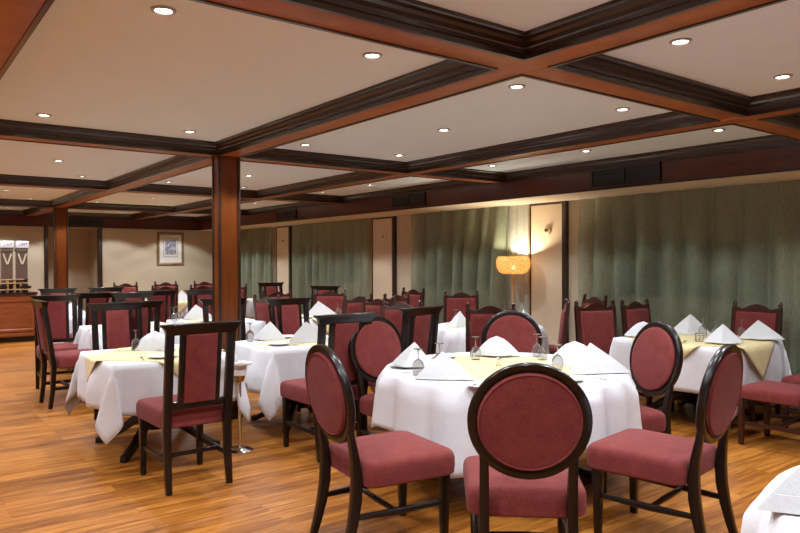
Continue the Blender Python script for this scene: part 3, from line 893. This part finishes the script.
t2 = 'square table right of the pillar'
sq_set(3.15, 5.70, .47, .40, .38, t2, 12, half=.45, beta=9)
napkin(2.98, 5.98, -45, 'folded napkin nearest the pillar on the %s' % t2, 0, 1.0, 0)
napkin(3.18, 5.58, -20, 'large tented napkin in front on the %s' % t2, 1, 1.1, 0)
plate(2.86, 5.55, .10, 'white plate at the near left of the %s' % t2)
plate(3.2, 6.02, .10, 'white plate at the far side of the %s' % t2)
glass(2.78, 5.98, 'upturned wine glass at the pillar side of the %s' % t2)
glass(3.48, 6.10, 'upturned wine glass at the far right of the %s' % t2)
cut(3.0, 5.45, -60, 'in front on the %s' % t2)
t7 = 'table numbered 27'
sq_set(6.20, 3.52, .52, .54, .40, t7, 13, half=.86, beta=8)
napkin(6.55, 3.78, -60, 'folded napkin at the far side of the %s' % t7, 0, 1.15, 0)
plate(5.98, 3.14, .12, 'white plate under the near napkin of the %s' % t7)
napkin(5.98, 3.14, -55, 'bright tented napkin at the near edge of the %s' % t7, 0, .95)
plate(6.54, 3.08, .12, 'white plate under the right napkin of the %s' % t7)
napkin(6.54, 3.08, -60, 'tented napkin at the right of the %s' % t7, 1, 1.0)
plate(5.88, 3.88, .11, 'white plate under the left napkin of the %s' % t7)
napkin(5.88, 3.88, -70, 'rounded napkin at the left corner of the %s' % t7, 2, .9)
glass(6.46, 3.60, 'upturned wine glass behind the number card on the %s' % t7)
glass(6.36, 3.42, 'upturned wine glass right of the number card on the %s' % t7)
glass(6.62, 3.30, 'upturned wine glass behind the right napkin on the %s' % t7)
cut(6.10, 3.06, -80, 'between the napkins on the %s' % t7)
cut(5.78, 3.40, -70, 'beside the number card on the %s' % t7, 'f')
def text_mesh(body, size, ext, mat, name, parent, loc, rot):
    cu = bpy.data.curves.new(name, 'FONT'); cu.body = body; cu.size = size; cu.extrude = ext
    cu.align_x = 'CENTER'; cu.align_y = 'CENTER'
    t = bpy.data.objects.new(name, cu); COL.objects.link(t)
    bpy.context.view_layer.update()
    me = bpy.data.meshes.new_from_object(t.evaluated_get(bpy.context.evaluated_depsgraph_get()))
    bpy.data.objects.remove(t)
    me.materials.clear(); me.materials.append(mat)
    o = bpy.data.objects.new(name, me); COL.objects.link(o); o.parent = parent; o.location = loc; o.rotation_euler = rot
    return o
r = thing('table_number_block', (6.00, 3.36, SZ), radians(-55))
m = MB(); m.loft([[(-.048, -d, z), (.048, -d, z), (.048, d, z), (-.048, d, z)] for d, z in ((.032, 0), (.024, .075))]); m.build('block', M['card'], r, bevel=.003)
m = MB(); m.loft([[(-.04, -.0325+.1067*z-.0005, z), (.04, -.0325+.1067*z-.0005, z), (.04, -.030+.1067*z, z), (-.04, -.030+.1067*z, z)] for z in (.008, .068)]); m.build('plate', M['ivory'], r)
text_mesh('27', .062, .001, M['black'], 'numeral', r, (0, -.0295, .036), (radians(84), 0, 0))
tag(r, 'small grey block reading 27 on the table by the right curtain', 'table number')

# round table by the lamp
t6 = 'round table by the floor lamp'
round_table(5.62, 5.72, .60, 'round table under white cloth by the floor lamp')
rd_cloth(5.62, 5.72, .61, .42, 'white cloth over the %s' % t6, 6, nf=14)
topper(5.62, 5.72, 0, 0, .55, 'pale gold cloth on the %s' % t6, rnd_R=.60, rot=30)
napkin(5.30, 5.90, -120, 'folded napkin at the left of the %s' % t6, 1, 1.0, 0)
napkin(5.95, 5.42, 20, 'folded napkin at the right of the %s' % t6, 1, 1.1, 0)
glass(5.42, 6.06, 'left upturned glass of two on the %s' % t6)
glass(5.80, 6.15, 'right upturned glass of two on the %s' % t6)
plate(5.62, 5.35, .11, 'white plate at the near side of the %s' % t6)

# tables of the left group and beyond
t5 = 'left table beside the side on chair'
sq_set(2.36, 8.26, .45, .46, .36, t5, 21, half=.48)
napkin(2.20, 8.05, -30, 'folded napkin at the left of the %s' % t5, 0, 1.0, 0)
tb = 'second table left of the pillar'
sq_set(3.44, 8.42, .44, .50, .36, tb, 22, half=.48)
napkin(3.33, 8.72, -10, 'bright pyramid napkin on the %s' % tb, 1, 1.1, 0)
glass(2.98, 8.62, 'left glass of the pair on the %s' % tb)
glass(3.08, 8.76, 'right glass of the pair on the %s' % tb)
plate(3.28, 8.25, .11, 'white plate on the %s' % tb)
ta = 'farther left white table near the counter'
sq_set(2.48, 10.62, .50, .46, .36, ta, 23, half=.46)
napkin(2.22, 10.55, -30, 'folded napkin at the left of the %s' % ta, 1, 1.1, 0)
napkin(2.75, 10.7, 30, 'folded napkin at the right of the %s' % ta, 0, 1.0, 0)
tf = 'farthest table below the picture'
sq_set(4.46, 13.30, .50, .50, .36, tf, 24, half=.80)
napkin(4.34, 13.0, -10, 'left folded napkin of two on the %s' % tf, 1, 1.15, 0)
napkin(4.66, 13.0, 20, 'right folded napkin of two on the %s' % tf, 0, 1.15, 0)
tr = 'distant table touching the right of the pillar'
sq_set(5.58, 12.95, .42, .46, .36, tr, 25, half=.66)
napkin(5.30, 12.9, -20, 'folded napkin on the %s' % tr, 1, 1.2, 0)
glass(5.38, 12.55, 'upturned glass on the %s' % tr)
tm = 'mid distance table among the crest rail chairs'
sq_set(4.74, 8.16, .40, .38, .38, tm, 26, half=.66)
napkin(4.80, 8.10, -20, 'folded napkin on the %s' % tm, 1, 1.2, 0)
glass(4.94, 8.36, 'upturned glass behind the napkin of the %s' % tm)
glass(5.05, 8.05, 'upturned glass at the right of the %s' % tm)
plate(4.5, 7.95, .11, 'white plate on the %s' % tm)
# table at the lower right frame corner
t8 = 'table cut by the lower right corner'
round_table(2.62, .36, .76, 'round table under white cloth cut by the lower right corner')
rd_cloth(2.62, .36, .768, .42, 'white cloth over the %s' % t8, 9)
plate(2.34, .70, .13, 'white plate under the napkin of the %s' % t8)
napkin(2.26, .82, -62, 'large white napkin close to the camera on the %s' % t8, 1, 1.25, .0)
cut(2.14, .72, -60, 'on the %s' % t8)

# ------------------------------------------------------------------ wine bucket stand
r = thing('bucket_stand', (2.29, 5.12, 0))
m = MB(); m.lathe([(.105, 0), (.105, .010), (.085, .022), (.030, .030), (.018, .045)], n=32); m.build('base', M['chrome'], r)
m = MB(); m.lathe([(.013, .04), (.013, .56)], n=14); m.build('pole', M['chrome'], r)
m = MB(); m.lathe([(.030, .55), (.042, .575), (.052, .66), (.056, .68)], n=24); m.build('cup', M['brass'], r)
m = MB(); m.lathe([(.056, .675), (.095, .685), (.100, .695), (.098, .700), (.060, .690), (.050, .60), (.001, .595)], n=32, cap=False); m.build('dish', M['china'], r)
tag(r, 'chrome pedestal stand with dished top beside the pillar', 'stand')

# ------------------------------------------------------------------ floor lamp
LX, LY = 6.97, 6.61
r = thing('floor_lamp', (LX, LY, 0))
m = MB(); m.lathe([(.15, 0), (.15, .02), (.05, .035), (.022, .06)], n=32); m.build('base', M['pale_wood'], r)
m = MB(); m.lathe([(.021, .05), (.021, 1.33)], n=16); m.build('pole', M['pale_wood'], r)
m = MB()
pf = [(.02, 1.325), (.14, 1.315), (.195, 1.345), (.225, 1.40), (.235, 1.46), (.228, 1.52), (.205, 1.555)]
m.lathe(pf+[(a-.008, z+(.008 if i < 6 else 0)) for i, (a, z) in list(enumerate(pf))[::-1]], n=40, cap=False); m.build('lamp_shade', M['shade'], r)
m = MB(); m.lathe([(.001, 1.372), (.016, 1.375), (.028, 1.395), (.026, 1.415), (.012, 1.43), (.001, 1.434)], n=20); m.build('bulb', M['bulb'], r)
m = MB(); m.lathe([(.020, 1.33), (.020, 1.37), (.012, 1.374)], n=14); m.build('socket', M['brass'], r)
tag(r, 'lit floor lamp with woven basket shade on a pale wooden pole', 'floor lamp')
l = bpy.data.lights.new('bulb_lamp', 'POINT'); l.energy = 56; l.color = (1, .88, .68); l.shadow_soft_size = .035
o = bpy.data.objects.new('bulb_lamp', l); COL.objects.link(o); o.location = (LX, LY, 1.455)

# ------------------------------------------------------------------ buffet counter at the far left
r = thing('buffet_counter', (0, 0, 0))
cx0, cx1, cy0, cy1 = .30, 2.46, 14.62, 15.35
m = MB(); m.bb(cx0+.02, cx1-.02, cy0+.03, cy1, .10, .89); m.build('carcass', M['counter'], r)
m = MB(); m.bb(cx0+.05, cx1-.05, cy0+.08, cy1, 0, .10); m.build('plinth', M['black'], r)
m = MB(); m.bb(cx0, cx1, cy0, cy1, .89, .93); m.build('worktop', M['granite'], r, bevel=.004)
for k in range(2):
    a = cx0+.04+k*1.05; b = a+1.02
    m = MB(); loops = []
    for sx, sz in ((0, 0), (1, 0), (1, 1), (0, 1)):
        loops.append([((b-d if sx else a+d), cy0+.03-h, (.80-d if sz else .20+d)) for d, h in ((0, 0), (0, .022), (.035, .022), (.05, .010), (.05, 0))])
    m.loft(loops, ring=True); m.build('panel_frame', M['counter'], r, smooth=0)
m = MB(); m.bb(cx0+.02, cx1-.02, cy0+.005, cy0+.035, .11, .17); m.build('bottom_rail', M['counter'], r, bevel=.003)
tag(r, 'orange brown panelled buffet counter with black top at far left', 'counter')
def dispenser(x, label, word, tmat):
    y = 14.98
    r = thing('drink_dispenser', (x, y, .93)); r.scale = (1, 1, 1.06)
    m = MB(); m.box(0, 0, .075, .20, .26, .15); m.build('base', M['black'], r, bevel=.01)
    m = MB(); m.loft([[(px, py-.11, z) for px, py in rrect(.19, .22, .03, 4)] for z in (.15, .55, .72)]); m.build('tank', M['tank'], r)
    m = MB(); m.bar((-.066, -.118, .69), (-.004, -.118, .50), .012, .024); m.bar((.066, -.118, .69), (.004, -.118, .50), .012, .024); m.build('paddle', M['ivory'], r)
    m = MB(); m.box(0, -.145, .20, .03, .04, .07); m.build('tap', M['ivory'], r, bevel=.004)
    m = MB(); m.box(0, 0, .755, .20, .23, .07); m.build('lid', M['card'], r, bevel=.006)
    m = MB(); m.box(0, -.10, .855, .222, .05, .125); h = m.build('header', M['sign'], r, bevel=.008)
    text_mesh(word, .062, .001, tmat, 'lettering', h, (0.02, -.1265, .86), (radians(90), 0, 0))
    tag(r, label, 'drink dispenser', 'drink dispensers on the counter')
dispenser(1.985, 'left drink dispenser on the counter, header lettered in pale grey', 'LAST', M['grey_print'])
dispenser(2.235, 'right drink dispenser on the counter, header lettered in navy', 'LAST', M['navy'])
r = thing('display_stand', (2.06, 14.72, .93))
for z, a, b in ((.045, -.42, .30), (.165, -.30, .26), (.235, -.20, .18)):
    m = MB(); m.bb(a, b, -.06, .06, z, z+.018); m.build('shelf_board', M['pale_wood'], r, bevel=.003)
for xx in (-.10, .02, .12):
    m = MB(); m.bb(xx-.02, xx+.02, -.04, .04, 0, .24); m.build('upright', M['pale_wood'], r, bevel=.003)
tag(r, 'pale wooden tiered stand in front of the drink dispensers', 'display stand')
for (x, z, lb) in ((2.20, .195, 'black tray on the upper tier of the wooden stand'), (2.26, .07, 'black tray at the right end of the lower tier'), (1.86, .07, 'black tray at the left of the lower tier')):
    m = MB(); loops = []
    for w, d, zz in ((.09, .05, 0), (.105, .06, .05), (.098, .054, .05), (.085, .046, .008)):
        loops.append([(px, py-d, zz) for px, py in rrect(2*w, 2*d, .02, 3)])
    m.loft(loops); o = m.build('serving_tray', M['black'], loc=(x, 14.72, .93+z)); tag(o, lb, 'tray', 'black trays on the stand')

# ------------------------------------------------------------------ world, camera, colour
W = bpy.data.worlds.new('World'); S.world = W; W.use_nodes = True
W.node_tree.nodes['Background'].inputs[0].default_value = (0, 0, 0, 1)
W.node_tree.nodes['Background'].inputs[1].default_value = 0
cam = bpy.data.cameras.new('Camera'); co = bpy.data.objects.new('Camera', cam); COL.objects.link(co)
F, yaw, pitch, roll = 690.96, .64947, -.00819, -.00336
cam.sensor_fit = 'HORIZONTAL'; cam.sensor_width = 36; cam.lens = F*36/800
cam.clip_start = .05; cam.clip_end = 100
fw = Vector((sin(yaw)*cos(pitch), cos(yaw)*cos(pitch), sin(pitch)))
rt = Vector((cos(yaw), -sin(yaw), 0)); up = rt.cross(fw)
r2 = rt*cos(roll)+up*sin(roll); u2 = -rt*sin(roll)+up*cos(roll)
mt = Matrix((r2, u2, -fw)).transposed().to_4x4(); mt.translation = Vector((0, 0, 1.5))
co.matrix_world = mt
S.camera = co
S.view_settings.view_transform = 'Standard'; S.view_settings.look = 'None'
S.view_settings.gamma = 1; S.view_settings.use_curve_mapping = False
S.view_settings.exposure = -0.28
try:
    S.cycles.max_bounces = 10; S.cycles.diffuse_bounces = 6; S.cycles.glossy_bounces = 4
    S.cycles.transmission_bounces = 8; S.cycles.transparent_max_bounces = 8
    S.cycles.sample_clamp_indirect = 4; S.cycles.caustics_reflective = True; S.cycles.caustics_refractive = False
except Exception: pass
